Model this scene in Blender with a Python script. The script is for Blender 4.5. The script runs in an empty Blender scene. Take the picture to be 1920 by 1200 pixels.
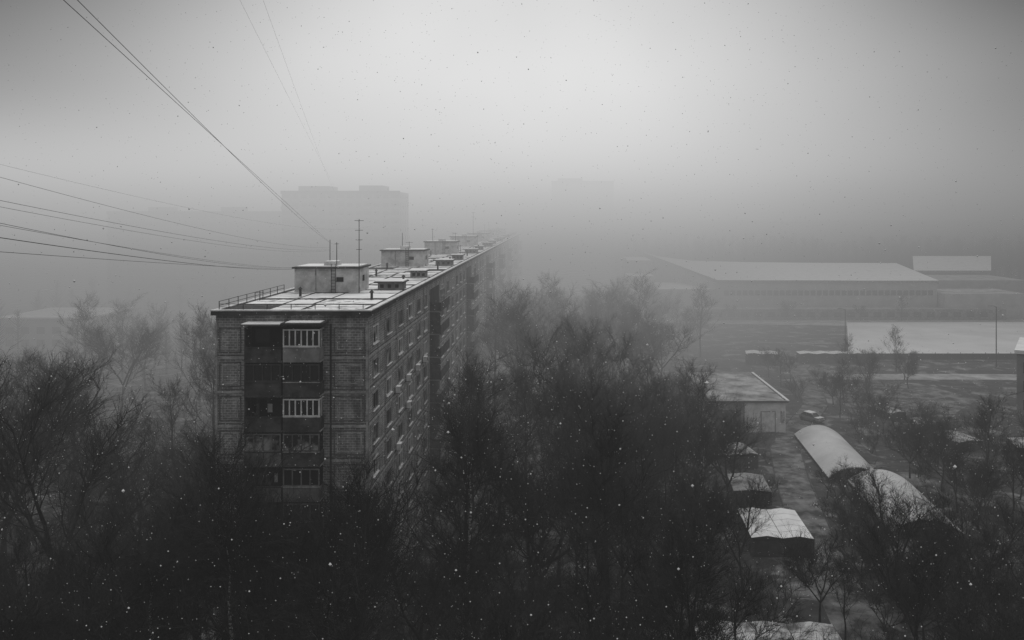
import bpy, math, random
from mathutils import Vector, Matrix
R = random.Random(7)
sc = bpy.context.scene
COL = sc.collection
sc.view_settings.view_transform = 'Standard'
sc.view_settings.look = 'None'
sc.view_settings.exposure = 0

# ------------------------------------------------------------ materials
def mat_new(name):
    m = bpy.data.materials.new(name); m.use_nodes = True
    nt = m.node_tree
    b = nt.nodes["Principled BSDF"]
    b.inputs["Roughness"].default_value = 0.9
    b.inputs["Specular IOR Level"].default_value = 0.2
    return m, nt, b
def g(v): return (v, v, v, 1)
def noisy(name, a, b_, scale=1.0, rough=0.9, detail=6, lo=0.35, hi=0.65, stretch=(1,1,1), bump=0.0, nr=.5):
    m, nt, b = mat_new(name)
    geo = nt.nodes.new("ShaderNodeNewGeometry")
    mp = nt.nodes.new("ShaderNodeMapping"); mp.inputs["Scale"].default_value = stretch
    n = nt.nodes.new("ShaderNodeTexNoise"); n.inputs["Scale"].default_value = scale; n.inputs["Detail"].default_value = detail; n.inputs["Roughness"].default_value = nr
    r = nt.nodes.new("ShaderNodeValToRGB")
    r.color_ramp.elements[0].position = lo; r.color_ramp.elements[0].color = g(a)
    r.color_ramp.elements[1].position = hi; r.color_ramp.elements[1].color = g(b_)
    nt.links.new(geo.outputs["Position"], mp.inputs[0]); nt.links.new(mp.outputs[0], n.inputs["Vector"])
    nt.links.new(n.outputs["Fac"], r.inputs[0]); nt.links.new(r.outputs[0], b.inputs["Base Color"])
    b.inputs["Roughness"].default_value = rough
    if bump:
        bp = nt.nodes.new("ShaderNodeBump"); bp.inputs["Strength"].default_value = bump
        nt.links.new(n.outputs["Fac"], bp.inputs["Height"]); nt.links.new(bp.outputs[0], b.inputs["Normal"])
    return m
def brickmat(name, c1, c2, mortar, scale=1.0):
    m, nt, b = mat_new(name)
    geo = nt.nodes.new("ShaderNodeNewGeometry")
    sp = nt.nodes.new("ShaderNodeSeparateXYZ"); cb = nt.nodes.new("ShaderNodeCombineXYZ")
    ad = nt.nodes.new("ShaderNodeMath"); ad.operation = 'ADD'
    nt.links.new(geo.outputs["Position"], sp.inputs[0])
    nt.links.new(sp.outputs[0], ad.inputs[0]); nt.links.new(sp.outputs[1], ad.inputs[1])
    nt.links.new(ad.outputs[0], cb.inputs[0]); nt.links.new(sp.outputs[2], cb.inputs[1])
    br = nt.nodes.new("ShaderNodeTexBrick")
    br.inputs["Scale"].default_value = scale
    br.inputs["Color1"].default_value = g(c1); br.inputs["Color2"].default_value = g(c2); br.inputs["Mortar"].default_value = g(mortar)
    br.inputs["Brick Width"].default_value = 0.42; br.inputs["Row Height"].default_value = 0.2
    br.inputs["Mortar Size"].default_value = 0.02
    nt.links.new(cb.outputs[0], br.inputs["Vector"])
    # weathering: broad blotches plus vertical run-off streaks
    n = nt.nodes.new("ShaderNodeTexNoise"); n.inputs["Scale"].default_value = 0.7; n.inputs["Detail"].default_value = 8; n.inputs["Roughness"].default_value = .62
    nt.links.new(geo.outputs["Position"], n.inputs["Vector"])
    mp = nt.nodes.new("ShaderNodeMapping"); mp.inputs["Scale"].default_value = (1.6,1.6,.18)
    n3 = nt.nodes.new("ShaderNodeTexNoise"); n3.inputs["Scale"].default_value = 1.0; n3.inputs["Detail"].default_value = 6
    nt.links.new(geo.outputs["Position"], mp.inputs[0]); nt.links.new(mp.outputs[0], n3.inputs["Vector"])
    av = nt.nodes.new("ShaderNodeMath"); av.operation = 'ADD'; nt.links.new(n.outputs["Fac"], av.inputs[0]); nt.links.new(n3.outputs["Fac"], av.inputs[1])
    mr = nt.nodes.new("ShaderNodeMapRange"); mr.inputs[1].default_value = .75; mr.inputs[2].default_value = 1.25
    mr.inputs[3].default_value = .4; mr.inputs[4].default_value = 1.35
    nt.links.new(av.outputs[0], mr.inputs[0])
    mx = nt.nodes.new("ShaderNodeVectorMath"); mx.operation = 'SCALE'
    nt.links.new(br.outputs["Color"], mx.inputs[0]); nt.links.new(mr.outputs[0], mx.inputs["Scale"])
    nt.links.new(mx.outputs[0], b.inputs["Base Color"])
    return m
def plain(name, v, rough=0.8):
    return noisy(name, v*0.75, v*1.15, 1.3, rough)

M = dict(
 brick=brickmat("facade_tile", .17, .27, .45),
 trim=noisy("facade_trim", .14, .5, 1.5, detail=12, nr=.75),
 trimdark=noisy("facade_joint", .03, .06, 1.5),
 joint=noisy("facade_joint_worn", .05, .18, 1.8, detail=10, nr=.75),
 dark=noisy("recess_shade", .012, .03, 1.2),  # near-black tone, shade of recesses and openings put into the colour
 parapet=noisy("balcony_panel", .03, .085, 1.5),
 parapetb=noisy("balcony_panel_pale", .08, .17, 1.5),
 concrete=noisy("concrete", .16, .3, 1.1),
 white=noisy("white_painted", .5, .75, 1.5),
 plaster=noisy("white_plaster", .34, .7, .9, detail=10, nr=.65),
 pale=noisy("pale_plaster", .55, .8, .6, detail=10, nr=.65),
 snow=noisy("snow", .72, .86, .6, bump=.2),
 thinsnow=noisy("patchy_snow", .1, .84, .9, lo=.33, hi=.45),
 streaksnow=noisy("streaked_snow", .12, .84, 1.0, lo=.36, hi=.5, stretch=(.35,2.6,1), detail=9),
 roofdark=noisy("roof_felt", .03, .07, 1.0),
 metal=plain("dark_metal", .05, .5),
 wire=plain("wire_black", .03, .7),
 bark=noisy("dark_bark", .015, .04, 3),
 twig=plain("twigs", .024),
 birch=noisy("birch_bark", .05, .4, 2.2, lo=.44, hi=.54, stretch=(1,1,3)),
 glass=None, garage=noisy("garage_metal", .05, .1, 1.2),
 curtain=noisy("curtain", .02, .3, .9, lo=.45, hi=.62),
 farwall=noisy("panel_wall", .16, .24, .3), farwin=plain("window_dark", .03),
 school=noisy("school_wall", .36, .5, .2), schoolwin=plain("school_window", .1),
 carpaint=plain("car_paint", .18, .35), tyre=plain("tyre", .02), 
)
gm, nt, b = mat_new("window_glass"); b.inputs["Base Color"].default_value = g(.015); b.inputs["Roughness"].default_value = .12
b.inputs["Specular IOR Level"].default_value = .5
M['glass'] = gm

# ------------------------------------------------------------ mesh builder
class MB:
    def __init__(s): s.v = []; s.f = []; s.m = []; s.mats = []
    def mi(s, k):
        if k not in s.mats: s.mats.append(k)
        return s.mats.index(k)
    def face(s, pts, k):
        n = len(s.v); s.v += [tuple(p) for p in pts]; s.f.append(tuple(range(n, n+len(pts)))); s.m.append(s.mi(k)); return s
    def box(s, x0, x1, y0, y1, z0, z1, k, top=None):
        n = len(s.v)
        s.v += [(x0,y0,z0),(x1,y0,z0),(x1,y1,z0),(x0,y1,z0),(x0,y0,z1),(x1,y0,z1),(x1,y1,z1),(x0,y1,z1)]
        for q in ((0,3,2,1),(4,5,6,7),(0,1,5,4),(1,2,6,5),(2,3,7,6),(3,0,4,7)):
            s.f.append(tuple(n+i for i in q)); s.m.append(s.mi(k))
        if top: s.m[-5] = s.mi(top)
        return s
    def tube(s, pts, rad, k, sides=5):
        n0 = len(s.v); mi = s.mi(k)
        for i, p in enumerate(pts):
            p = Vector(p)
            a = Vector(pts[min(i+1, len(pts)-1)]) - Vector(pts[max(i-1, 0)])
            if a.length < 1e-6: a = Vector((0,0,1))
            a.normalize()
            u = a.orthogonal().normalized(); w = a.cross(u)
            for j in range(sides):
                t = 2*math.pi*j/sides
                q = p + (u*math.cos(t) + w*math.sin(t))*rad[i]
                s.v.append((q.x, q.y, q.z))
        for i in range(len(pts)-1):
            for j in range(sides):
                a0 = n0+i*sides+j; a1 = n0+i*sides+(j+1) % sides
                s.f.append((a0, a1, a1+sides, a0+sides)); s.m.append(mi)
        return s
    def mesh(s, name, base=(0,0,0)):
        me = bpy.data.meshes.new(name)
        bx, by, bz = base
        me.from_pydata([(x-bx, y-by, z-bz) for x, y, z in s.v], [], s.f)
        for k in s.mats: me.materials.append(M[k])
        me.polygons.foreach_set("material_index", s.m); me.update()
        return me
    def make(s, name, root=None, parent=None, **props):
        base = tuple(root.location) if root else (0,0,0)
        o = bpy.data.objects.new(name, s.mesh(name, base)); COL.objects.link(o)
        p = parent or root
        if p: o.parent = p
        for k, v in props.items(): o[k] = v
        return o
def empty(name, loc, label, category, group=None):
    o = bpy.data.objects.new(name, None); o.location = loc; COL.objects.link(o)
    o.empty_display_size = .5
    o["label"] = label; o["category"] = category
    if group: o["group"] = group
    return o
def single(mb, name, loc, label, category, group=None):
    o = bpy.data.objects.new(name, mb.mesh(name, loc)); o.location = loc; COL.objects.link(o)
    o["label"] = label; o["category"] = category
    if group: o["group"] = group
    return o
def copy_thing(root, loc, rotz=0, scale=1, sz=None):
    r = root.copy(); COL.objects.link(r); r.location = loc; r.rotation_euler = (0,0,rotz)
    r.scale = (scale, scale, sz if sz else scale)
    for c in root.children:
        k = c.copy(); COL.objects.link(k); k.parent = r
    return r

# ------------------------------------------------------------ ground
mb = MB()
mb.face([(-4000,-200,0),(4000,-200,0),(4000,6000,0),(-4000,6000,0)], 'bark')
gr = mb.make("ground", kind="structure")
gmat = noisy("ground_soil_snow", .02, .08, .5, detail=12, lo=.3, hi=.7, nr=.7)
nt = gmat.node_tree; b = nt.nodes["Principled BSDF"]; src = b.inputs["Base Color"].links[0].from_socket
geo = nt.nodes.new("ShaderNodeNewGeometry"); n2 = nt.nodes.new("ShaderNodeTexNoise"); n2.inputs["Scale"].default_value = .2; n2.inputs["Detail"].default_value = 11; n2.inputs["Roughness"].default_value = .66
n2.inputs["Distortion"].default_value = .5
nt.links.new(geo.outputs["Position"], n2.inputs["Vector"])
rr = nt.nodes.new("ShaderNodeValToRGB"); rr.color_ramp.elements[0].position = .52; rr.color_ramp.elements[1].position = .66
rr.color_ramp.elements[0].color = g(0); rr.color_ramp.elements[1].color = g(.75)
nt.links.new(n2.outputs["Fac"], rr.inputs[0])
mix = nt.nodes.new("ShaderNodeMix"); mix.data_type = 'RGBA'; mix.inputs[7].default_value = g(.36)
nt.links.new(rr.outputs[0], mix.inputs[0]); nt.links.new(src, mix.inputs[6]); nt.links.new(mix.outputs[2], b.inputs["Base Color"])
gr.data.materials.clear(); gr.data.materials.append(gmat)
M['slush'] = noisy("slush_road", .045, .26, .45, lo=.4, hi=.68, detail=10, nr=.62)
M['path'] = noisy("snowy_path", .2, .5, .3, detail=10, nr=.65)
M['field'] = noisy("field_snow", .72, .86, .1)
cl = [(23,50),(25.4,66),(27.8,85),(31.2,104),(34.3,118),(38.2,127),(42.5,135),(48,146),(51.5,160),(55,180),(60,190)]
def strip(cl, w, z, k):
    mb = MB(); pts = []
    for i, (x, y) in enumerate(cl):
        a = Vector(cl[max(i-1,0)]); b_ = Vector(cl[min(i+1,len(cl)-1)]); d = (b_-a).normalized(); n = Vector((d.y,-d.x))
        pts.append(((x-n.x*w/2, y-n.y*w/2), (x+n.x*w/2, y+n.y*w/2)))
    for i in range(len(pts)-1):
        (l0, r0), (l1, r1) = pts[i], pts[i+1]
        mb.face([(*l0,z),(*r0,z),(*r1,z),(*l1,z)], k)
    return mb, pts
mb, pts = strip(cl, 4.2, .004, 'slush')
mb.make("road", kind="structure")
mb = MB()
for i in range(2, len(pts)-1):
    for sd in (0,1):
        a = pts[i][sd]; c = pts[i+1][sd]
        o = .15 if sd else -.15
        mb.face([(a[0],a[1],.1),(a[0]+o,a[1],.1),(c[0]+o,c[1],.1),(c[0],c[1],.1)], 'garage')
        mb.face([(a[0],a[1],0),(a[0],a[1],.1),(c[0],c[1],.1),(c[0],c[1],0)], 'garage')
        mb.face([(a[0]+o,a[1],0),(a[0]+o,a[1],.1),(c[0]+o,c[1],.1),(c[0]+o,c[1],0)], 'garage')
mb.make("road_kerb", kind="structure")
mb, _ = strip([(60,171),(90,171),(150,168),(260,160)], 6, .004, 'path'); mb.make("path", kind="structure")
mb = MB(); mb.face([(52,139,.008),(70,139,.008),(80,150,.008),(76,162,.008),(57,164,.008)], 'slush'); mb.make("courtyard_ground", kind="structure")
mb = MB()
mb.face([(73,197,.012),(150,191.5,.012),(260,191,.012),(300,262,.012),(95,258,.012)], 'field')
mb.face([(38,257,.008),(60,254,.008),(95,250,.008),(300,262.5,.008),(300,268,.008),(38,268,.008)], 'path')
mb.make("sports_field_ground", kind="structure")

# ------------------------------------------------------------ main apartment block
X0, X1, Y0 = -26.66, -14.66, 62.9
SEC = 39.3; NS = 7; Y1 = Y0 + SEC*NS
ZR = 27.0; SH = 2.7; ZB = 1.68
def floorz(k): return ZB + SH*k
blk = empty("apartment_block", ((X0+X1)/2, Y0, 0), "long nine-storey tiled panel apartment block with snowy flat roof", "apartment building")
mb = MB(); mb.box(X0, X1, Y0, Y1, 0, ZR, 'brick', top='roofdark'); mb.make("wall", blk)
mb = MB()
def rectframe_front(xa, xb, za, zb, w=.1, k='trim', d=.03):
    y = Y0-d
    mb.box(xa, xb, y, Y0, za, za+w, k); mb.box(xa, xb, y, Y0, zb-w, zb, k)
    mb.box(xa, xa+w, y, Y0, za+w, zb-w, k); mb.box(xb-w, xb, y, Y0, za+w, zb-w, k)
def rectframe_side(ya, yb, za, zb, w=.1, k='trim', d=.03):
    x = X1+d
    mb.box(X1, x, ya, yb, za, za+w, k); mb.box(X1, x, ya, yb, zb-w, zb, k)
    mb.box(X1, x, ya, ya+w, za+w, zb-w, k); mb.box(X1, x, yb-w, yb, za+w, zb-w, k)
for k in range(9):
    z = floorz(k)
    mb.box(X0, X1, Y0-.05, Y0, z-.09, z+.09, 'trim')
    mb.box(X0, X1, Y0-.04, Y0, z+.2, z+.28, 'joint')
    for xa, xb in ((X0+.25, X0+2.0), (X1-2.7, X1-.25)):
        rectframe_front(xa, xb, z+.42, z+2.42, .1, 'joint', .02)
        rectframe_front(xa+.25, xb-.25, z+.65, z+2.18, .08, 'trim', .03)
mb.box(X0-.02, X0+.14, Y0-.06, Y0, ZB, 26.2, 'trim')
mb.box(X1-.14, X1+.02, Y0-.06, Y0, ZB, 26.2, 'trim')
mb.box(X1-3.0, X1-2.86, Y0-.055, Y0, ZB, 26, 'trimdark')
colsY = []
for s in range(NS):
    ys = Y0 + s*SEC
    for j, off in enumerate((2.6, 7.9, 13.2, 18.5, 23.4, 28.0)): colsY.append((ys+off, s, j))
for k in range(9):
    z = floorz(k)
    for s in range(NS):
        ys = Y0+s*SEC
        mb.box(X1, X1+.05, ys, ys+31, z-.09, z+.09, 'trim')
        mb.box(X1, X1+.04, ys, ys+31, z+.22, z+.3, 'joint')
        if s < 3:
            for off in (5.25, 10.5, 15.8, 20.9, 25.7):
                rectframe_side(ys+off-.9, ys+off+.9, z+.4, z+2.38, .12, 'trim')
                mb.box(X1, X1+.02, ys+off+1.0, ys+off+1.1, z+.31, z+SH-.1, 'trimdark')
for s in range(NS):
    for off in (0.05, 30.9): mb.box(X1, X1+.07, Y0+s*SEC+off, Y0+s*SEC+off+.16, ZB, 26.2, 'trim')
mb.make("panel_trim", blk)
mb = MB()
mb.box(X0-.3, X1+.3, Y0-.3, Y0+.05, ZR-.32, ZR+.02, 'roofdark')
mb.box(X0-.34, X1+.34, Y0-.34, Y0+.12, ZR+.023, ZR+.11, 'white')
mb.box(X1+.003, X1+.3, Y0+.053, Y1, ZR-.32, ZR+.02, 'roofdark')
mb.box(X1-.1, X1+.34, Y0+.123, Y1, ZR+.023, ZR+.11, 'white')
mb.box(X0-.34, X0+.1, Y0+.123, Y1, ZR+.023, ZR+.09, 'white')
mb.make("cornice", blk)
mb = MB()
y = Y0+.5; row = 0
while y < Y1-3:
    L = R.choice((2.6, 3.2, 3.8, 5.0)); 
    cuts = [X0+.3, X0+3.6+R.uniform(-.3,.3), X0+6.6+R.uniform(-.4,.4), X1-.35]
    for a, b_ in zip(cuts[:-1], cuts[1:]):
        if R.random() < .08: continue
        ga = R.uniform(.08,.28); n = 9
        top = []; bot = []
        for i in range(n+1):
            x = a+ga+(b_-a-2*ga)*i/n
            bot.append((x, y+R.uniform(0,.3), ZR+.03)); top.append((x, y+L-R.uniform(.05,.55), ZR+.03))
        mb.face(bot+top[::-1], R.choice(('snow','snow','snow','streaksnow','streaksnow','thinsnow')))
    y += L + R.choice((.2,.4,.8)); row += 1
mb.make("roof_snow", blk)
def window_mesh(mb, yc, z, w=2.0, h=1.45, white_frame=False, kk='glass'):
    x = X1; zl = z+.82; 
    mb.box(x+.002, x+.012, yc-w/2, yc+w/2, zl, zl+h, kk)
    t = .09
    for a, b_ in ((yc-w/2, yc-w/2+t), (yc+w/2-t, yc+w/2), (yc-t/2, yc+t/2), (yc+w*.25, yc+w*.25+.05)):
        mb.box(x+.013, x+.05, a, b_, zl+t, zl+h-t, 'white' if white_frame else 'concrete')
    mb.box(x+.013, x+.05, yc-w/2, yc+w/2, zl, zl+t, 'white' if white_frame else 'concrete')
    mb.box(x+.013, x+.05, yc-w/2, yc+w/2, zl+h-t, zl+h, 'white' if white_frame else 'concrete')
    mb.box(x+.013, x+.16, yc-w/2-.05, yc+w/2+.05, zl-.07, zl-.01, 'white')
rest = MB(); cnt = 0
for (yc, s, j) in colsY:
    for k in range(8, -1, -1):
        white_frame = R.random() < .35; kk = 'curtain' if R.random() < .35 else 'glass'  # first flag only picks white frames over concrete-grey ones
        if cnt < 100:
            m2 = MB(); window_mesh(m2, yc, floorz(k), 2.0, 1.45, white_frame, kk); m2.make("window", blk); cnt += 1
        else: window_mesh(rest, yc, floorz(k), 2.0, 1.45, white_frame, kk)
o = rest.make("window", blk); o["kind"] = "stuff"
for yc, k in ((73.6, 6), (78.9, 6), (84.2, 6), (79, 5), (74, 4), (89, 6)):
    m2 = MB(); z = floorz(k)+.35
    m2.box(X1+.15, X1+.55, yc-.42, yc+.42, z, z+.6, 'white', top='snow')
    m2.box(X1+.553, X1+.57, yc-.22, yc+.22, z+.1, z+.5, 'metal')
    m2.box(X1, X1+.5, yc-.4, yc-.36, z-.06, z-.003, 'metal'); m2.box(X1, X1+.5, yc+.36, yc+.4, z-.06, z-.003, 'metal')
    m2.make("air_conditioner", blk)
BX0, BXm, BX1, BY = -23.97, -21.1, -18.1, 61.7
def frames_front(mb, xa, xb, y, za, zb, n, k):
    t = .1
    mb.box(xa, xb, y-.05, y, za, za+t, k); mb.box(xa, xb, y-.05, y, zb-t, zb, k)
    for i in range(n+1):
        x = xa+(xb-xa-t)*i/n
        mb.box(x, x+t, y-.05, y, za+t, zb-t, k)
for k in range(9):
    z = floorz(k)
    for side, (xa, xb) in enumerate(((BX0, BXm), (BXm+.12, BX1))):
        m2 = MB()
        m2.box(xa, xb, BY, Y0-.06, z-.14, z, 'trim')
        par = 'concrete' if (k in (8,) and side) else R.choice(('parapet','parapet','parapetb'))
        m2.box(xa+.02, xb-.02, BY-.06, BY, z-.1, z+1.0, par)
        m2.box(xa+.02, xb-.02, BY-.09, BY+.04, z+1.003, z+1.07, 'trim' if side else 'trimdark')
        m2.box(xb-.08, xb, BY+.003, Y0-.06, z+.003, z+1.0, par)
        m2.box(xa, xa+.08, BY+.003, Y0-.06, z+.003, z+SH-.145, 'parapet')
        m2.box(xa+.1, xb-.1, Y0-.055, Y0-.052, z+.05, z+2.5, 'dark')  # dark sheet over the back wall, painted shade of the balcony interior
        m2.box(xa+.3, xa+1.6, Y0-.09, Y0-.058, z+.9, z+2.3, 'glass'); 
        if side and k in (8, 6):
            frames_front(m2, xa+.02, xb-.02, BY-.01, z+1.08, z+2.45, 6, 'white')
            m2.box(xa+.1, xb-.1, BY+.02, BY+.03, z+1.1, z+2.35, 'glass')
            m2.box(xb-.08, xb, BY+.003, BY+.1, z+1.0, z+2.45, 'white'); m2.box(xb-.08, xb, BY+.55, BY+.62, z+1.0, z+2.45, 'white')
            m2.box(xb-.08, xb, BY+.1, Y0-.06, z+2.35, z+2.45, 'white')
        elif (side, k) in ((1,5),(0,5),(1,4),(0,7),(1,3),(0,2),(1,7)):
            frames_front(m2, xa+.02, xb-.02, BY-.01, z+1.08, z+2.45, 4, 'parapetb' if k in (5,4,3) else 'trimdark')
            m2.box(xa+.1, xb-.1, BY+.02, BY+.03, z+1.1, z+2.35, 'glass' if k != 5 else 'curtain')
        elif R.random() < .8:
            for i in range(R.randint(2,5)):
                x = R.uniform(xa+.3, xb-.6); m2.box(x, x+R.uniform(.15,.4), BY+.3, BY+.35, z+R.uniform(1.0,1.4), z+2.0, R.choice(('parapet','concrete','trimdark')))
        m2.make("balcony", blk)
mb = MB()
mb.box(BX0-.15, BXm+.0, BY-.35, Y0-.06, 26.0, 26.1, 'roofdark'); mb.box(BX0-.1, BXm, BY-.33, Y0-.07, 26.103, 26.19, 'snow')
mb.box(BXm+.05, BX1+.35, BY-.35, Y0-.06, 26.12, 26.24, 'roofdark'); mb.box(BXm+.4, BX1+.1, BY-.33, Y0-.07, 26.243, 26.3, 'thinsnow')
mb.make("balcony_canopy", blk)
for s in range(NS):
    ya = Y0+s*SEC+31.2; yb = Y0+s*SEC+39.0
    for k in range(9):
        z = floorz(k); m2 = MB()
        m2.box(X1, X1+1.3, ya, yb, z-.14, z, 'concrete')
        m2.box(X1+1.3, X1+1.36, ya, yb, z-.1, z+1.0, 'parapet')
        m2.box(X1, X1+1.3, ya, ya+.08, z+.003, z+(2.5 if k % 2 else 1.0), 'parapet')
        m2.box(X1+.003, X1+.03, ya+.1, yb-.1, z+.05, z+2.5, 'dark')  # dark sheet on the wall imitates the shaded balcony depth
        if R.random() < .5:
            y = ya+R.choice((.1, 3.9))
            for i in range(5): m2.box(X1+1.25, X1+1.32, y+i*.9, y+i*.9+.09, z+1.003, z+2.4, 'concrete')
            m2.box(X1+1.25, X1+1.32, y, y+3.7, z+2.403, z+2.5, 'concrete')
        m2.make("balcony", blk)
for s in range(NS):
    yb = Y0+s*SEC+15.2
    m2 = MB(); xa, xb = -25.4, -19.1
    m2.box(xa, xb, yb, yb+4.2, ZR+.01, ZR+2.35, 'plaster')
    m2.box(xa-.2, xb+.2, yb-.25, yb+4.4, ZR+2.353, ZR+2.5, 'roofdark')
    m2.box(xa+.1, xb-.1, yb+.1, yb+4.2, ZR+2.503, ZR+2.58, 'snow')
    m2.box(xa+2.6, xa+3.8, yb+1.0, yb+3, ZR+2.583, ZR+3.0, 'plaster', top='snow')
    m2.box(xb-2.2, xb-1.5, yb-.02, yb-.003, ZR+1.05, ZR+1.5, 'dark')
    m2.box(xb+.003, xb+.02, yb+1.5, yb+2.3, ZR+1.0, ZR+1.6, 'dark')
    m2.box(xa+2.0, xa+2.15, yb-.02, yb-.003, ZR+.2, ZR+2.3, 'trim')
    m2.make("lift_house", blk)
    m2 = MB(); y = yb-.12
    for x in (xa+3.6, xa+4.0): m2.box(x, x+.05, y, y+.05, ZR, ZR+2.8, 'metal')
    for i in range(8): m2.box(xa+3.653, xa+3.997, y, y+.04, ZR+.3+i*.3, ZR+.34+i*.3, 'metal')
    m2.make("ladder", blk)
    for (xv, wv, off) in ((-18.0, 2.9, 17.5), (-17.6, 2.2, 33.5), (-24.8, 2.2, 28.0)):
        m2 = MB(); yv = Y0+s*SEC+off
        m2.box(xv+.25, xv+wv-.2, yv, yv+2.2, ZR+.02, ZR+.75, 'concrete')
        for i in range(3): m2.box(xv+.5+i*wv*.26, xv+.85+i*wv*.26, yv-.02, yv-.003, ZR+.25, ZR+.6, 'dark')
        m2.box(xv-.1, xv+wv+.05, yv-.3, yv+2.5, ZR+.753, ZR+.87, 'roofdark'); m2.box(xv, xv+wv-.05, yv-.25, yv+2.4, ZR+.873, ZR+.95, 'snow')
        m2.make("ventilation_block", blk)
    for (xp, off) in ((-16.2, 8.5), (-23.5, 10.5), (-16.8, 26.0), (-22, 35.5)):
        m2 = MB(); yv = Y0+s*SEC+off+R.uniform(-1,1); m2.tube([(xp,yv,ZR),(xp,yv,ZR+.7)], [.12,.12], 'metal', 7); m2.tube([(xp,yv,ZR+.7),(xp,yv,ZR+.95)], [.24,.02], 'metal', 7)
        m2.make("vent_pipe", blk)
mb = MB()
xr = X0+.15; yr = Y0+.15
for i in range(9): mb.box(xr, xr+.05, yr+i*1.9, yr+i*1.9+.05, ZR, ZR+.75, 'metal')
for i in range(1,7): mb.box(xr+i*1.9, xr+i*1.9+.05, yr, yr+.05, ZR, ZR+.55, 'metal')
for z in (.72,.4): mb.box(xr, xr+.04, yr, yr+15.3, ZR+z, ZR+z+.04, 'metal')
for z in (.52,.28): mb.box(xr+.045, xr+11.6, yr, yr+.035, ZR+z, ZR+z+.035, 'metal')
mb.make("roof_railing", blk)
def antenna(x, y, z0, h, n=3, w=.5):
    m2 = MB(); m2.tube([(x,y,z0),(x,y,z0+h)], [.05,.035], 'metal', 6)
    for i in range(n):
        z = z0+h-.15-i*h*.13; ww = w*(1-.12*i)
        m2.tube([(x-ww,y-.3*ww,z),(x+ww,y+.3*ww,z)], [.028,.028], 'metal', 4)
        for j in (-.8,-.3,.3,.8): m2.tube([(x+ww*j,y-.25,z),(x+ww*j,y+.25,z)], [.015,.015], 'metal', 3)
    m2.make("antenna", blk)
antenna(-18.95, 77.6, ZR, 7.2, 4, .42)
antenna(-21.4, 78.6, ZR+2.5, 2.4, 1, .2)
antenna(-22.6, 119, ZR+2.4, 2.6, 0)
antenna(-26.0, 70.5, ZR, .9, 1, .35)
antenna(-20.6, 204, ZR, 8.5, 2, .5)
antenna(-24.0, 158, ZR+2, 3, 1, .3); antenna(-19.5, 158, ZR+2, 2.2, 1, .4); antenna(-22.6, 80.5, ZR+2.5, 2.6, 0)
antenna(-21.5, 118.6, ZR+2, 1.7, 1, .5); antenna(-20.5, 237, ZR+2, 3, 1, .4); antenna(-22.5, 276, ZR+2, 3.5, 1, .4)
antenna(-16.5, 141, ZR, 2.4, 1, .5); antenna(-24.5, 130, ZR, 2.6, 2, .5); antenna(-17.5, 184, ZR, 3.2, 2, .5); antenna(-24, 190, ZR, 3.6, 1, .5)

# ------------------------------------------------------------ wires
def wire(p0, p1, sag, r=.013, n=40):
    m2 = MB(); pts = []
    p0 = Vector(p0); p1 = Vector(p1)
    for i in range(n+1):
        t = (i/n)**1.6; p = p0.lerp(p1, t); p.z -= sag*4*t*(1-t); pts.append(p)
    m2.tube(pts, [r]*(n+1), 'wire', 4)
    single(m2, "overhead_wire", tuple(p0), "thin black cable strung across to the roof antenna mast", "wire", "overhead wires")
wire((-5.56, 8, 37.25), (-22.7, 80.5, 31.9), .0, .0045)
wire((-5.46, 8, 37.35), (-22.3, 80.7, 31.6), .33, .0045)
wire((-4.9, 12, 38.1), (-33, 120, 39), .1, .0015)
wire((-4.5, 12, 38.1), (-33, 120, 38.2), .3, .0015)
wire((-13, 16, 34.35), (-25.4, 78.2, 29.3), .35, .012)
wire((-13, 16, 34.75), (-25.0, 78.3, 29.5), .5, .007)
wire((-13, 16, 34.66), (-24.6, 78.3, 29.4), .35, .006)
wire((-13, 16, 33.92), (-24.0, 78.2, 29.3), .15, .008)
wire((-13, 16, 35.2), (-22.6, 80.5, 31.1), .5, .006)
wire((-13, 16, 35.05), (-22.5, 80.5, 31.0), .55, .005)
wire((-13, 16, 35.8), (-22.7, 80.6, 31.3), .55, .005)
wire((-16, 22, 36.1), (-27, 118, 33), 1.1, .003)

# ------------------------------------------------------------ distant towers
def tower(x0, x1, y0, y1, h, label, storeys, cols, boxes, group=None):
    t = empty("apartment_tower", ((x0+x1)/2, y0, 0), label, "apartment building", group)
    mb = MB(); mb.box(x0, x1, y0, y1, 0, h, 'farwall'); mb.make("wall", t)
    mb = MB()
    for a, b_, hh in boxes: mb.box(x0+(x1-x0)*a, x0+(x1-x0)*b_, y0+3, y1-3, h+.01, h+hh, 'farwall')
    mb.box(x0-.3, x1+.3, y0-.3, y0-.003, h-.7, h+.4, 'farwin')
    mb.make("roof", t)
    mb = MB(); sh = (h-1)/storeys
    for k in range(storeys):
        for c in range(cols):
            x = x0+(x1-x0)*(c+.5)/cols; w = (x1-x0)/cols*(.3 if c % 3 else .42); z = .8+k*sh
            mb.box(x-w, x+w, y0-.1, y0-.003, z+.9, z+2.3, 'farwin')
            if c % 3 == 0: mb.box(x-w-.2, x+w+.2, y0-1.1, y0-.11, z, z+1.0, 'concrete')
        z = .8+k*sh
        for c in range(4):
            y = y0+(y1-y0)*(c+.5)/4; mb.box(x1+.003, x1+.1, y-.9, y+.9, z+.9, z+2.3, 'farwin')
    o = mb.make("window", t); o["kind"] = "stuff"
tower(-97, -55, 284, 302, 43.1, "tall panel apartment tower with rooftop boxes fading in fog", 14, 13, ((.12,.38,2.2),(.64,.84,2.4)))
tower(-168, -99, 300, 315, 35.9, "long panel apartment building almost lost in fog", 12, 20, ((.2,.3,2),(.6,.7,2)))
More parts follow.
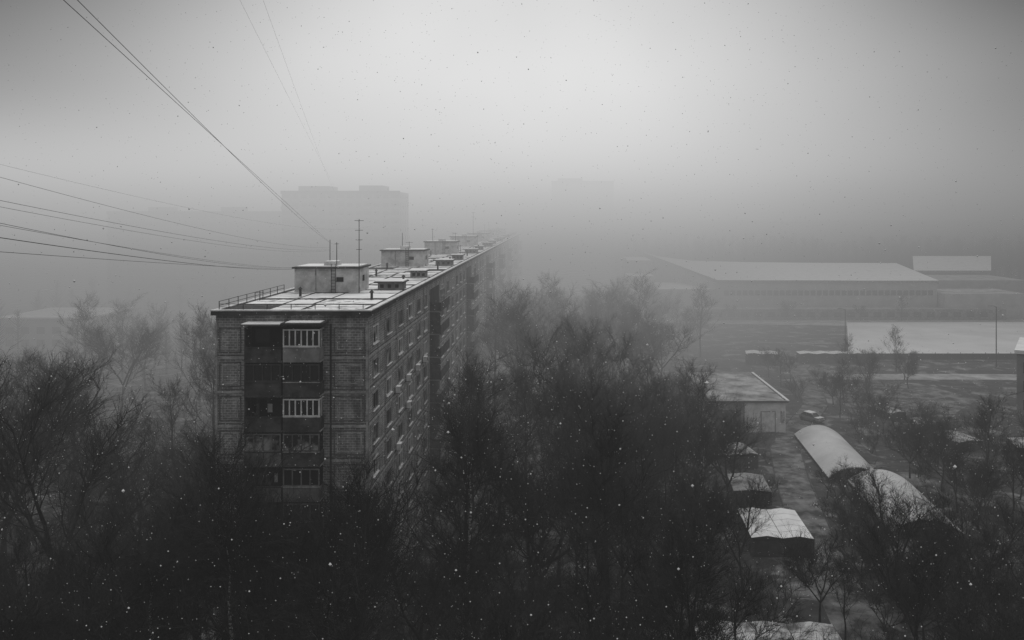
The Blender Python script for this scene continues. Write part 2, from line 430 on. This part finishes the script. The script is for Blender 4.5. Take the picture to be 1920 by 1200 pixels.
tower(-1.5, 46, 610, 630, 61, "faint apartment tower silhouette in dense fog", 18, 10, ((.1,.5,2.5),))
lb = empty("low_building", (-125, 205, 0), "low flat building with snowy roof among bare trees", "building")
mb = MB(); mb.box(-143, -120, 205, 227, 0, 8.0, 'school'); mb.make("wall", lb)
mb = MB(); mb.box(-143.3, -119.7, 204.7, 227.3, 8.003, 8.4, 'snow'); mb.make("roof", lb)
for i in range(5):
    for k in range(2):
        mb = MB(); mb.box(-141+i*4, -139+i*4, 204.9, 204.997, 1.0+k*3.2, 2.7+k*3.2, 'farwin'); mb.make("window", lb)

# ------------------------------------------------------------ sports school with swept roof
sch = empty("sports_school", (90, 270, 0), "long low sports hall with upswept snow-covered roof and window band", "school building")
mb = MB()
back = [(35,330,20.3),(43,330,17.8),(57,330,16.0),(80,330,15.4),(110,330,15.1),(142,330,15.0)]
front = [(55.5,270,12.8),(60,270,12.75),(68,270,12.7),(85,270,12.7),(108,270,12.6),(130.6,270,12.6)]
for i in range(5):
    N = 4
    for j in range(N):
        def L(a, b_, t): return tuple(a[q]+(b_[q]-a[q])*t for q in range(3))
        mb.face([L(front[i],back[i],j/N), L(front[i+1],back[i+1],j/N), L(front[i+1],back[i+1],(j+1)/N), L(front[i],back[i],(j+1)/N)], 'snow')
    a, b_ = front[i], front[i+1]
    mb.face([(a[0],a[1],a[2]-.7),(b_[0],b_[1],b_[2]-.7),b_,a], 'concrete')
a, b_ = front[0], back[0]
mb.face([(a[0],a[1],a[2]-.7),a,b_,(b_[0],b_[1],b_[2]-.7)], 'concrete')
mb.face([(130.61,270,11.5),(142,330,13),(142,330,15),(130.61,270,12.6)], 'concrete')
mb.make("roof", sch)
mb = MB()
mb.face([(55.8,270.6,0),(130.3,270.6,0),(130.3,270.6,12),(55.8,270.6,12)], 'school')
mb.face([(55.8,270.6,0),(55.8,270.6,12),(37,329,19.5),(37,329,0)], 'school')
mb.face([(130.3,270.6,0),(141.5,329,0),(141.5,329,14),(130.3,270.6,12)], 'school')
mb.box(36, 55.5, 272, 300, 0, 9.5, 'school', top='snow')
mb.box(27, 36, 285, 300, 0, 13, 'school', top='snow')
mb.box(28, 36.9, 300.01, 325, 0, 17.8, 'school', top='snow')
mb.box(45, 150, 264, 270.5, 0, 3.6, 'concrete', top='path')
mb.box(130.7, 158, 266, 285, 0, 8.5, 'school', top='path')
mb.box(142, 176, 296, 324.5, 0, 10.6, 'school', top='path')
mb.face([(147,325,0),(177,325,0),(177,325,12.2),(147,325,12.2)], 'school'); mb.face([(177,325,0),(200,365,0),(200,365,16),(177,325,12.2)], 'school'); mb.make("wall", sch)
mb = MB(); mb.face([(146.5,324,12.3),(178,324,12.3),(201,366,16.1),(165,366,16.1)], 'snow'); mb.face([(146.5,324,11.5),(178,324,11.5),(178,324,12.297),(146.5,324,12.297)], 'concrete')
mb.make("roof", sch)
for i in range(34):
    m2 = MB(); x = 58+i*2.1; m2.box(x, x+1.5, 270.4, 270.597, 7.6, 9.2, 'schoolwin'); m2.make("window", sch)
for i in range(22):
    m2 = MB(); x = 49+i*4.4; m2.box(x, x+2.4, 263.9, 263.997, 1.0, 2.6, 'schoolwin'); m2.make("window", sch)

fn = empty("field_fence", (150, 190, 0), "dark low fence with posts along the snowy sports field", "fence")
mb = MB(); mb.box(73, 290, 190, 190.05, .2, 1.7, 'metal'); mb.make("fence_panel", fn)
for i in range(37):
    mb = MB(); mb.box(73+i*3, 73.1+i*3, 189.9, 189.997, 0, 2.0, 'metal'); mb.make("fence_post", fn)
for x, y, h in ((100.6,181,13.9),(72.5,198,11.3)):
    m2 = MB(); m2.tube([(x,y,0),(x,y,h)], [.14,.08], 'metal', 8); m2.tube([(x,y,h-.1),(x-.6,y,h+.15),(x-1.3,y,h+.2)], [.05,.05,.05], 'metal', 6)
    m2.box(x-1.9, x-1.2, y-.15, y+.15, h+.1, h+.25, 'concrete')
    single(m2, "lamp_post", (x,y,0), "tall thin grey lamp post beside the sports field", "lamp post", "lamp posts by the field")

# ------------------------------------------------------------ utility building, garages
ub = empty("utility_building", (31, 127, 0), "pale plastered utility building with snow-edged flat roof", "building")
mb = MB(); mb.box(30.5, 37, 127, 149, 0, 4.8, 'pale'); mb.box(25, 30.497, 127.6, 149, 0, 4.8, 'concrete'); mb.make("wall", ub)
mb = MB(); mb.box(24.7, 37.4, 126.7, 149.4, 4.803, 5.05, 'roofdark')
mb.box(37.1, 37.5, 126.6, 149.5, 5.053, 5.2, 'snow'); mb.box(24.7, 37.097, 126.6, 126.9, 5.053, 5.13, 'path'); mb.box(24.7, 37.097, 149.2, 149.5, 5.053, 5.15, 'path')
M['roofslush'] = noisy("roof_slush", .1, .5, .3, detail=10, nr=.6); mb.face([(25,127,5.066),(36.9,127,5.066),(36.9,149,5.066),(25,149,5.066)], 'roofslush')
mb.make("roof", ub)
mb = MB(); mb.box(33, 35.4, 126.93, 126.997, 0, 3.4, 'concrete'); mb.box(33.15, 35.25, 126.9, 126.927, .1, 3.25, 'white'); mb.make("door", ub)
mb = MB(); mb.box(26, 30.0, 127.5, 127.597, 0, 3.4, 'dark'); mb.make("gateway", ub)
mb = MB(); mb.box(36.2, 36.8, 126.9, 126.997, 1.6, 3.4, 'trim'); mb.make("notice_board", ub)

def garage(x0, x1, y0, y1, h, n, label, topk='snow', rot=0):
    r = empty("garage", ((x0+x1)/2, y0, 0), label, "garage", "metal garages")
    mb = MB(); mb.box(x0, x1, y0, y1, 0, h-.1, 'garage'); mb.make("wall", r)
    mb = MB(); w = (x1-x0)/n
    for i in range(n):
        a = x0+w*i; m = a+w/2; b_ = a+w-.06; k = 5
        for j in range(k):
            ya = y0-.2+(y1-y0+.4)*j/k; yb = ya+(y1-y0+.4)/k-.05
            mb.face([(a,ya,h),(m,ya,h+.22),(m,yb,h+.22),(a,yb,h)], topk); mb.face([(m,ya,h+.22),(b_,ya,h),(b_,yb,h),(m,yb,h+.22)], topk)
        mb.face([(a,y0-.2,h-.1),(b_,y0-.2,h-.1),(b_,y0-.2,h),(m,y0-.2,h+.22),(a,y0-.2,h)], 'metal')
    mb.box(x0, x1, y0-.19, y1+.2, h-.097, h-.02, 'metal')
    mb.make("roof", r)
    for i in range(n):
        a = x0+w*i
        mb = MB(); mb.box(a+.3, a+w/2-.02, y0-.08, y0-.003, .05, h-.35, 'metal'); mb.box(a+w/2+.02, a+w-.3, y0-.08, y0-.003, .05, h-.35, 'metal'); mb.make("door", r)
    r.rotation_euler = (0,0,math.radians(rot))
M['dimsnow'] = noisy("dirty_snow", .12, .62, .8, detail=12, nr=.7, lo=.38, hi=.58)
garage(20.0, 26.3, 80.5, 88, 2.0, 2, "double metal garage with white snow-covered ridged roof", rot=-3)
garage(23.6, 28.0, 108.5, 113.5, 2.0, 2, "dark metal garage with snow on its roof beside the road", 'dimsnow', 8)
garage(21.5, 26.0, 95, 101, 1.7, 1, "old metal garage with thin patchy snow on roof", 'roofslush', -5)
garage(10.9, 22.0, 56.5, 63.4, 2.0, 3, "row of joined metal garages under dirty snow", 'dimsnow', -2)
garage(44.5, 52, 184, 188, 2.6, 2, "small garage with snowy roof near the field", rot=-12)
garage(57.5, 73, 186, 189, 2.3, 4, "long low garage row with snowy roof by the field")
garage(56.5, 59.8, 134.5, 140, 1.3, 1, "small low shed with patchy snow on its roof", 'dimsnow', 16)
garage(58, 61.5, 127, 131, 1.2, 1, "small low shed with patchy snow on its roof", 'dimsnow', -10)
garage(59, 63.5, 117, 122.5, 1.4, 1, "shed with snowy roof among brush", 'dimsnow', 15)
garage(66.0, 70.5, 113, 118, 1.5, 1, "metal garage with patchy snow roof among bushes", 'dimsnow', -16)
def vault(x0, x1, y0, y1, h, label, rot=0):
    r = empty("arched_shelter", ((x0+x1)/2, y0, 0), label, "shelter", "arched shelters")
    N = 20; xc = (x0+x1)/2; rx = (x1-x0)/2; K = 10
    P = lambda t, y, e=0: (xc+(rx+e)*(2*t/N-1), y, .5+(h-.5+e)*(1-(2*t/N-1)**2))
    mb = MB()
    n0 = len(mb.v); mi = mb.mi('vault')
    for j in range(K+1):
        for i in range(N+1): mb.v.append(P(i, y0+(y1-y0)*j/K))
    for j in range(K):
        for i in range(N):
            a = n0+j*(N+1)+i; mb.f.append((a, a+1, a+N+2, a+N+1)); mb.m.append(mi)
    for i in range(N): mb.face([P(i,y0-.02,-.12),P(i+1,y0-.02,-.12),P(i+1,y0-.02,0),P(i,y0-.02,0)], 'vault')
    o = mb.make("roof", r)
    for p in o.data.polygons: p.use_smooth = True
    mb = MB(); mb.face([(x0+.1,y0+.15,0)]+[P(i,y0+.15,-.12) for i in range(N+1)]+[(x1-.1,y0+.15,0)], 'parapetb')
    mb.box(x0+.02, x0+.08, y0+.31, y1, 0, .52, 'garage'); mb.box(x1-.08, x1-.02, y0+.31, y1, 0, .52, 'garage')
    mb.make("end_wall", r)
    r.rotation_euler = (0,0,math.radians(rot))
M['vault'] = noisy("vault_snow", .46, .72, .16, lo=.3, hi=.7, detail=8, nr=.6)
vault(35.7, 42.7, 103.2, 124.0, 2.0, "long arched shelter with snow-dusted barrel roof beside the road", -5)
vault(36.4, 44.0, 85.5, 102.3, 2.0, "second arched shelter with snow-dusted barrel roof", -5)
eb = empty("corner_building", (77.9, 134, 0), "pale building corner with dark window and snowy ledge", "building")
mb = MB(); mb.box(77.9, 95, 134, 150, 0, 11.4, 'farwall'); mb.make("wall", eb)
mb = MB(); mb.box(77.6, 95.4, 133.6, 150.4, 11.403, 12, 'snow'); mb.make("roof", eb)
for k in range(3):
    mb = MB(); mb.box(78.9, 80.4, 133.9, 133.997, 2+k*3.1, 3.8+k*3.1, 'farwin'); mb.make("window", eb)
eb.rotation_euler = (0,0,math.radians(-33))

# ------------------------------------------------------------ cars
def car(loc, rot, label):
    r = empty("parked_car", (0,0,0), label, "car", "parked cars")
    sec = [(-2.15,.55,.35,.62),(-2.05,.8,.28,.78),(-1.2,.86,.25,.88),(0,.88,.25,.92),(1.2,.87,.25,.92),(2.0,.82,.28,.85),(2.15,.6,.35,.7)]
    mb = MB()
    def ring(y, w, z0, z1): return [(-w*.92,y,z0),(w*.92,y,z0),(w,y,(z0+z1)/2),(w*.9,y,z1),(-w*.9,y,z1),(-w,y,(z0+z1)/2)]
    rs = [ring(*s) for s in sec]
    for a, b_ in zip(rs[:-1], rs[1:]):
        for i in range(6): mb.face([a[i],a[(i+1)%6],b_[(i+1)%6],b_[i]], 'carpaint')
    mb.face(rs[0], 'carpaint'); mb.face(rs[-1][::-1], 'carpaint')
    mb.make("body", r)
    mb = MB()
    low = [(-.78,-1.2,.88),(.78,-1.2,.88),(.78,1.75,.9),(-.78,1.75,.9)]; hi = [(-.62,-.45,1.42),(.62,-.45,1.42),(.62,1.1,1.42),(-.62,1.1,1.42)]
    for i in range(4): mb.face([low[i],low[(i+1)%4],hi[(i+1)%4],hi[i]], 'glass')
    mb.make("window", r)
    mb = MB(); mb.box(-.66,.66,-.5,1.15,1.423,1.52,'snow'); mb.make("roof", r)
    mb = MB(); mb.box(-.74,.74,-2.02,-1.22,.89,.97,'snow'); mb.make("hood", r)
    for x in (-.8,.8):
        for y in (-1.35,1.35):
            mb = MB(); mb.tube([(x-.1,y,.32),(x+.1,y,.32)],[.32,.32],'tyre',14)
            mb.face([(x+(.1 if x>0 else -.1), y+.32*math.cos(a*math.pi/7), .32+.32*math.sin(a*math.pi/7)) for a in range(14)], 'tyre')
            mb.make("wheel", r)
    for x in (-.55,.55):
        mb = MB(); mb.box(x-.15,x+.15,-2.13,-2.08,.6,.74,'white'); mb.make("headlight", r)
    r.location = loc; r.rotation_euler = (0,0,rot)
car((43.4,134.0,.004), math.radians(30), "dark car with snowy roof and hood on the slushy road")

# ------------------------------------------------------------ trees
def grow(r, mb, p, d, L, rad, segs, k, sides, up=.12, wig=.2):
    q = [p.copy()]; d = d.normalized(); pp = p.copy()
    for i in range(segs):
        d = (d + Vector((r.uniform(-wig,wig), r.uniform(-wig,wig), r.uniform(-.1,.15)+up))).normalized()
        pp = pp + d*(L/segs); q.append(pp.copy())
    mb.tube(q, [rad*(1-.75*i/segs) for i in range(segs+1)], k, sides)
    return q
def rnd(r, d, ang):
    u = d.orthogonal().normalized(); u.rotate(Matrix.Rotation(r.uniform(0,2*math.pi), 3, d))
    return (d*math.cos(ang)+u*math.sin(ang)).normalized()
def twigs(r, crown, q, L, n2=7, n3=6, n4=4):
    m = len(q)-1
    for c in range(n2):
        i = r.randint(1,m-1); p2 = q[i].lerp(q[i+1], r.random()); d2 = rnd(r, (q[i+1]-q[i]).normalized(), r.uniform(.4,.95))
        q2 = grow(r, crown, p2, d2, L*r.uniform(.3,.6), .028, 3, 'twig', 3, .1)
        for e in range(n3):
            i2 = r.randint(0,2); p3 = q2[i2].lerp(q2[i2+1], r.random()); d3 = rnd(r, (q2[i2+1]-q2[i2]).normalized(), r.uniform(.3,.9))
            q3 = grow(r, crown, p3, d3, r.uniform(.7,1.6), .014, 2, 'twig', 3, .1)
            for f in range(n4):
                i3 = r.randint(0,1); p4 = q3[i3].lerp(q3[i3+1], r.random()); d4 = rnd(r, (q3[i3+1]-q3[i3]).normalized(), r.uniform(.3,.8))
                grow(r, crown, p4, d4, r.uniform(.35,1.0), .0085, 1, 'twig', 3, .05)
GRP = "bare trees around the apartment block"
def tree_tall(seed, H, birch=False, spread=1.0):
    r = random.Random(seed); trunk = MB(); crown = MB(); bk = 'birch' if birch else 'bark'
    pts = []; x = y = 0; n = 9
    for i in range(n+1):
        pts.append(Vector((x, y, H*.96*i/n))); x += r.uniform(-.2,.2); y += r.uniform(-.2,.2)
    trunk.tube(pts, [.18*(1-i/n)**.8+.02 for i in range(n+1)], bk, 7)
    nb = 21
    for b in range(nb):
        t = .28+.7*(b/nb); f = t*n; i = min(int(f), n-1); p = pts[i].lerp(pts[i+1], f-i)
        az = b*2.4+r.uniform(-.5,.5); el = r.uniform(.5,1.05)*(1.2-.5*t)
        d = Vector((math.cos(az)*math.sin(el), math.sin(az)*math.sin(el), math.cos(el)))
        L = H*(.38-.22*t)*r.uniform(.6,1.3)*spread
        q = grow(r, trunk, p, d, L, .07*(1.15-t), 5, 'bark', 4)
        twigs(r, crown, q, L, 6, 6, 5)
    e = empty("bare_tree", (0,0,0), "leafless birch with pale trunk and fine dark twigs" if birch else "leafless dark tree with dense fine twigs", "tree", GRP)
    trunk.make("trunk", e); crown.make("crown", e); return e
def tree_wide(seed, H, dens=1.0):
    r = random.Random(seed); trunk = MB(); crown = MB()
    q = grow(r, trunk, Vector((0,0,0)), Vector((r.uniform(-.1,.1),r.uniform(-.1,.1),1)), H*.3, .23, 4, 'bark', 7, .1, .08)
    level = []
    nf = r.choice((3,4))
    for i in range(nf):
        az = i*2*math.pi/nf+r.uniform(-.5,.5); el = r.uniform(.3,.75)
        d = Vector((math.cos(az)*math.sin(el), math.sin(az)*math.sin(el), math.cos(el)))
        L = H*r.uniform(.42,.6)
        level.append((grow(r, trunk, q[-1-(i%2)], d, L, .125, 7, 'bark', 6, .06, .16), L))
    for q1, L1 in level:
        for j in range(9):
            i = min(1+int(j*.66), 6); p = q1[i].lerp(q1[i+1] if i < 7 else q1[i], r.random()); d = rnd(r, (q1[i+1]-q1[i]).normalized(), r.uniform(.45,1.0))
            L2 = L1*r.uniform(.3,.55)*(1.25-.09*i)
            q2 = grow(r, trunk, p, d, L2, .045, 5, 'bark', 4, .1, .22)
            twigs(r, crown, q2, L2, max(3,int(6*dens)), max(4,int(6*dens)), 4)
        twigs(r, crown, q1[3:], L1*.5, 8, 5, 4)
    e = empty("bare_tree", (0,0,0), "leafless spreading tree with forked dark limbs", "tree", GRP)
    trunk.make("trunk", e); crown.make("crown", e); return e
def shrub(seed, H=3.5):
    r = random.Random(seed); stem = MB(); crown = MB()
    for i in range(9):
        az = i*.7+r.uniform(-.3,.3); el = r.uniform(.1,.8)
        d = Vector((math.cos(az)*math.sin(el), math.sin(az)*math.sin(el), math.cos(el)))
        q = grow(r, stem, Vector((r.uniform(-.4,.4), r.uniform(-.4,.4), 0)), d, H*r.uniform(.7,1.1), .035, 4, 'bark', 4, .06, .2)
        twigs(r, crown, q, H*.8, 5, 5, 3)
    e = empty("bare_shrub", (0,0,0), "leafless tangled dark shrub with many stems", "shrub", "bare shrubs and brush")
    stem.make("stem", e); crown.make("crown", e); return e
H0 = 17.0
variants = [tree_tall(11, H0), tree_tall(12, H0, spread=1.25), tree_tall(13, H0, birch=True), tree_wide(24, H0), tree_wide(31, H0), tree_wide(37, H0), shrub(41), shrub(42), tree_wide(53, H0, .8)]
used = [False]*9; placed = []; ntree = 0
blocked = [(-30,-11.8,60.4,400),(18.5,27,75,90),(20,27,93,102),(23,29,107,115),(10,23,54,65.5),(21,38.5,122,151),(35,46,82,127),(55,61.5,126,142),(58,65,116,124),(64,71,112,119),(76,97,128,152),(43,53,182,190),(56,74,184,191),(38,48,122,139)]
def onroad(x, y):
    w = 2.7 if y > 82 else 1.2
    for (a, b_) in zip(cl[:-1], cl[1:]):
        a = Vector(a); b2 = Vector(b_); p = Vector((x,y)); d = b2-a; t = max(0,min(1,(p-a).dot(d)/d.length_squared))
        if (a+d*t-p).length < w: return True
    return False
def put(x, y, H, vi):
    global ntree
    s = H/(3.5 if vi in (6,7) else H0); rot = R.uniform(0, 6.28); tilt = (R.uniform(-.06,.06), R.uniform(-.06,.06))
    wd = 1.12*R.uniform(.9,1.25)
    if not used[vi]:
        t = variants[vi]; t.location = (x,y,0); t.scale = (s*wd,s*wd,s); used[vi] = True
    else: t = copy_thing(variants[vi], (x,y,0), rot, s*wd, s)
    t.rotation_euler = (tilt[0], tilt[1], rot)
    placed.append((x,y)); ntree += 1
def zone(n, x0, x1, y0, y1, h0, h1, md=2.6, cond=None, vs=(0,1,2,3,3,4,4,5,5)):
    k = 0; tries = 0
    while k < n and tries < n*40:
        tries += 1
        x = R.uniform(x0, x1); y = R.uniform(y0, y1)
        if any(a < x < b_ and c < y < d for a, b_, c, d in blocked): continue
        if onroad(x, y): continue
        if cond and not cond(x, y): continue
        if any((x-p)**2+(y-q)**2 < md*md for p, q in placed): continue
        put(x, y, R.uniform(h0, h1), R.choice(vs)); k += 1
tall = (0,1,1,2,3,4,5,3,4,8)
put(-40, 62, 25.5, 8); put(-47, 68, 23.5, 8); put(-31, 47, 17.5, 8); put(-52, 75, 23, 3); put(-25, 41, 15, 8)
zone(36, -10.5, 10, 60, 125, 12, 17.5, 3.2, lambda x, y: x < 6+(y-60)*.1, tall)
zone(11, 7, 18, 66, 92, 8, 12, 3.0)
zone(13, 10, 20.5, 92, 124, 11, 15.5, 3.2)
zone(32, -10.5, 21, 126, 190, 13, 20, 4.0, None, tall)
zone(18, -10.5, 38, 190, 250, 12, 18, 5)
zone(16, -28, -12, 46, 59.5, 14.0, 17.4, 2.6)
zone(15, -12, 14, 42, 60, 9, 15, 3.0)
zone(17, -50, -28, 42, 60, 9, 16, 3.2, None, (1,3,8,4,0,5))
zone(22, -66, -30.5, 60, 105, 10, 18, 4.2, None, (1,2,3,0,4,5,8))
zone(26, -104, -31, 105, 190, 11, 18, 5.5, None, (0,1,2,3,4,5,8))
zone(22, 46, 76, 58, 112, 6.5, 12, 3, None, (1,3,4,5))
zone(26, 24, 60, 44, 72, 7.5, 13.5, 2.6, None, (1,3,4,5))
zone(14, 22, 37, 62, 100, 4, 8.5, 2.4, None, (1,3,4,5))
zone(10, 44, 76, 152, 196, 6, 9.5, 3.5)
zone(6, 49, 56, 122, 150, 5, 8, 3)
zone(4, 40, 130, 262.5, 263.5, 6, 9, 8)
print("TREES", ntree)
sv = (6,7)
zone(66, 46, 76, 58, 126, 1.8, 4.4, 1.7, None, sv)
zone(76, 12, 44, 60, 126, 1.2, 3.6, 1.4, None, sv)
zone(20, 46, 64, 124, 170, 1.6, 3.5, 2.0, None, sv)
zone(20, -14, 18, 60, 76, 2, 4, 1.8, None, sv)
zone(46, -62, -31, 60, 112, 2.5, 5.5, 2.2, None, sv)
for (x, y) in ((12,54),(15,53.4),(18,53.8),(21,54.2),(24.3,58)): put(x, y, R.uniform(3,4.6), 6)
print("PLANTS", ntree)

mb = MB(); r2 = random.Random(5)
def simple_tree(x, y, H, n=60, w=.16):
    mb.tube([(x,y,0),(x+r2.uniform(-.6,.6),y,H)], [.22,.05], 'bark', 4)
    for i in range(n):
        t = r2.uniform(.3,1); a = r2.uniform(0,6.28); L = H*.26*(1.2-t)*r2.uniform(.6,1.4)
        mb.tube([(x,y,H*t*.95),(x+math.cos(a)*L*.5,y+math.sin(a)*L*.5,H*t*.95+L*.35),(x+math.cos(a)*L,y+math.sin(a)*L,H*t*.95+L*.95)], [w,w*.6,w*.2], 'twig', 3)
for i in range(650):
    if i % 3: x = r2.uniform(30, 330); y = r2.uniform(372, 450)
    else: x = r2.uniform(-300, -35); y = r2.uniform(215, 420)
    if not (-200 < x < -50 and 280 < y < 330) and not (-150 < x < -90 and y < 250): simple_tree(x, y, r2.uniform(17,26) if x > 0 else r2.uniform(10, 15))
for i in range(90):
    x = r2.uniform(-165, -40); y = r2.uniform(165, 202)
    simple_tree(x, y, r2.uniform(9, 15) if not (-125 < x < -85) else r2.uniform(3,4.5), 130, .07)
mb.make("woodland", kind="stuff")

# ------------------------------------------------------------ falling snow
mb = MB(); r3 = random.Random(3)
for i in range(15000):
    y = 7+85*r3.random()**.75; x = y*r3.uniform(-.76,.66); z = 34.5+y*r3.uniform(-.58,.3)
    if z < .2 or (X0-1 < x < X1+1 and y > 61 and z < 30): continue
    if z > 34.5+y*.02 and r3.random() < .45: continue
    s = r3.uniform(.0035,.0085)*(1+y/28)
    if z < 34.5 and r3.random() < .06: s *= r3.uniform(1.6, 3.0)
    v = [(x+s,y,z),(x-s,y,z),(x,y+s,z),(x,y-s,z),(x,y,z+s*1.1),(x,y,z-s*1.1)]
    n = len(mb.v); mb.v += v; mi = mb.mi('snow')
    for q in ((0,2,4),(2,1,4),(1,3,4),(3,0,4),(2,0,5),(1,2,5),(3,1,5),(0,3,5)): mb.f.append(tuple(n+i2 for i2 in q)); mb.m.append(mi)
mb.make("falling_snow", kind="stuff")

# ------------------------------------------------------------ fog volume, scattered light set as emission
fm = bpy.data.materials.new("fog_volume"); fm.use_nodes = True; nt = fm.node_tree; nt.nodes.clear()
out = nt.nodes.new("ShaderNodeOutputMaterial"); geo = nt.nodes.new("ShaderNodeNewGeometry"); sp = nt.nodes.new("ShaderNodeSeparateXYZ")
nt.links.new(geo.outputs["Position"], sp.inputs[0])
def mr(src, a, b_, c, d, smooth=False):
    n = nt.nodes.new("ShaderNodeMapRange"); n.interpolation_type = 'SMOOTHSTEP' if smooth else 'LINEAR'
    for i, v in enumerate((a, b_, c, d)): n.inputs[1+i].default_value = v
    nt.links.new(src, n.inputs[0]); return n.outputs[0]
def mul(a, b_, op='MULTIPLY'):
    n = nt.nodes.new("ShaderNodeMath"); n.operation = op
    for i, v in enumerate((a, b_)):
        if isinstance(v, (int, float)): n.inputs[i].default_value = v
        else: nt.links.new(v, n.inputs[i])
    return n.outputs[0]
X, Y, Z = sp.outputs
sig = mul(mul(mr(Y, 28, 225, .0017, .0140, True), mr(X, 25, 75, 1.0, .45, True)), mr(Z, 24, 74, 1, 0, True))
sig = mul(sig, mr(X, -65, -28, 1.2, 1.0, True))
J = mul(mul(mr(X, 10, 230, .38, .09, True), mr(X, -230, -30, .85, 1.0, True)), mr(Z, 0, 34, .7, 1.0, True))  # hand-graded fog glow: dimmer towards the sides and the ground
J = mul(mul(J, mr(Y, 45, 165, .32, 1.0)), mr(Z, 25, 66, 1.0, 2.6))  # glow also dimmed close by and raised higher up
ab = nt.nodes.new("ShaderNodeVolumeAbsorption"); ab.inputs["Color"].default_value = (0,0,0,1); nt.links.new(sig, ab.inputs["Density"])
em = nt.nodes.new("ShaderNodeEmission"); nt.links.new(mul(sig, J), em.inputs["Strength"])  # fog emits by itself, standing in for daylight scattered in it
ad = nt.nodes.new("ShaderNodeAddShader"); nt.links.new(ab.outputs[0], ad.inputs[0]); nt.links.new(em.outputs[0], ad.inputs[1])
nt.links.new(ad.outputs[0], out.inputs["Volume"])
fm.cycles.volume_step_rate = 0.45
M['fog'] = fm
mb = MB(); mb.box(-520, 520, -30, 720, -.5, 75, 'fog'); mb.make("fog", kind="structure")

# ------------------------------------------------------------ world
w = bpy.data.worlds.new("World"); sc.world = w; w.use_nodes = True; nt = w.node_tree; nt.nodes.clear()
out = nt.nodes.new("ShaderNodeOutputWorld"); bg = nt.nodes.new("ShaderNodeBackground"); nt.links.new(bg.outputs[0], out.inputs[0])
tc = nt.nodes.new("ShaderNodeTexCoord"); sp = nt.nodes.new("ShaderNodeSeparateXYZ"); nt.links.new(tc.outputs["Generated"], sp.inputs[0])
X, Y, Z = sp.outputs
az = mul(X, Y, 'ARCTAN2')
aa = nt.nodes.new("ShaderNodeMath"); aa.operation = 'ABSOLUTE'; nt.links.new(mul(az, .05, 'ADD'), aa.inputs[0])
azf = mr(aa.outputs[0], .05, .70, 1.0, .14, True)
hi = mr(Z, .15, .32, 0, .26, True)
core = mul(azf, hi, 'SUBTRACT')
zen = mr(Z, .3, .7, 0, .8, True)
tot = mul(mul(mul(core, .73), .035, 'MAXIMUM'), zen, 'ADD')
ns = nt.nodes.new("ShaderNodeTexNoise"); ns.inputs["Scale"].default_value = 2.5; ns.inputs["Detail"].default_value = 3; nt.links.new(tc.outputs["Generated"], ns.inputs["Vector"])
tot = mul(tot, mr(ns.outputs["Fac"], .3, .7, .9, 1.1))
sky = nt.nodes.new("ShaderNodeTexSky"); sky.sky_type = 'NISHITA'; sky.sun_disc = False
sky.sun_elevation = math.radians(38); sky.sun_rotation = math.radians(0); sky.air_density = 2; sky.dust_density = 6
bw = nt.nodes.new("ShaderNodeRGBToBW"); nt.links.new(sky.outputs[0], bw.inputs[0])
tot = mul(tot, mul(bw.outputs[0], .010), 'ADD')
nt.links.new(tot, bg.inputs["Color"]); bg.inputs["Strength"].default_value = 1.0
sun = bpy.data.lights.new("sun", 'SUN'); sun.energy = .7; sun.angle = math.radians(25); so = bpy.data.objects.new("sun", sun)
so.rotation_euler = (math.radians(-52), 0, 0); so.location = (0,0,200); COL.objects.link(so)

# ------------------------------------------------------------ camera
cam = bpy.data.cameras.new("camera"); cam.sensor_width = 36; cam.lens = 28; cam.clip_end = 9000; cam.clip_start = .1
cam.shift_x = -78/1920; cam.shift_y = -195/1920
co = bpy.data.objects.new("camera", cam); co.location = (0,0,34.5); co.rotation_euler = (math.radians(90),0,0); COL.objects.link(co)
sc.camera = co
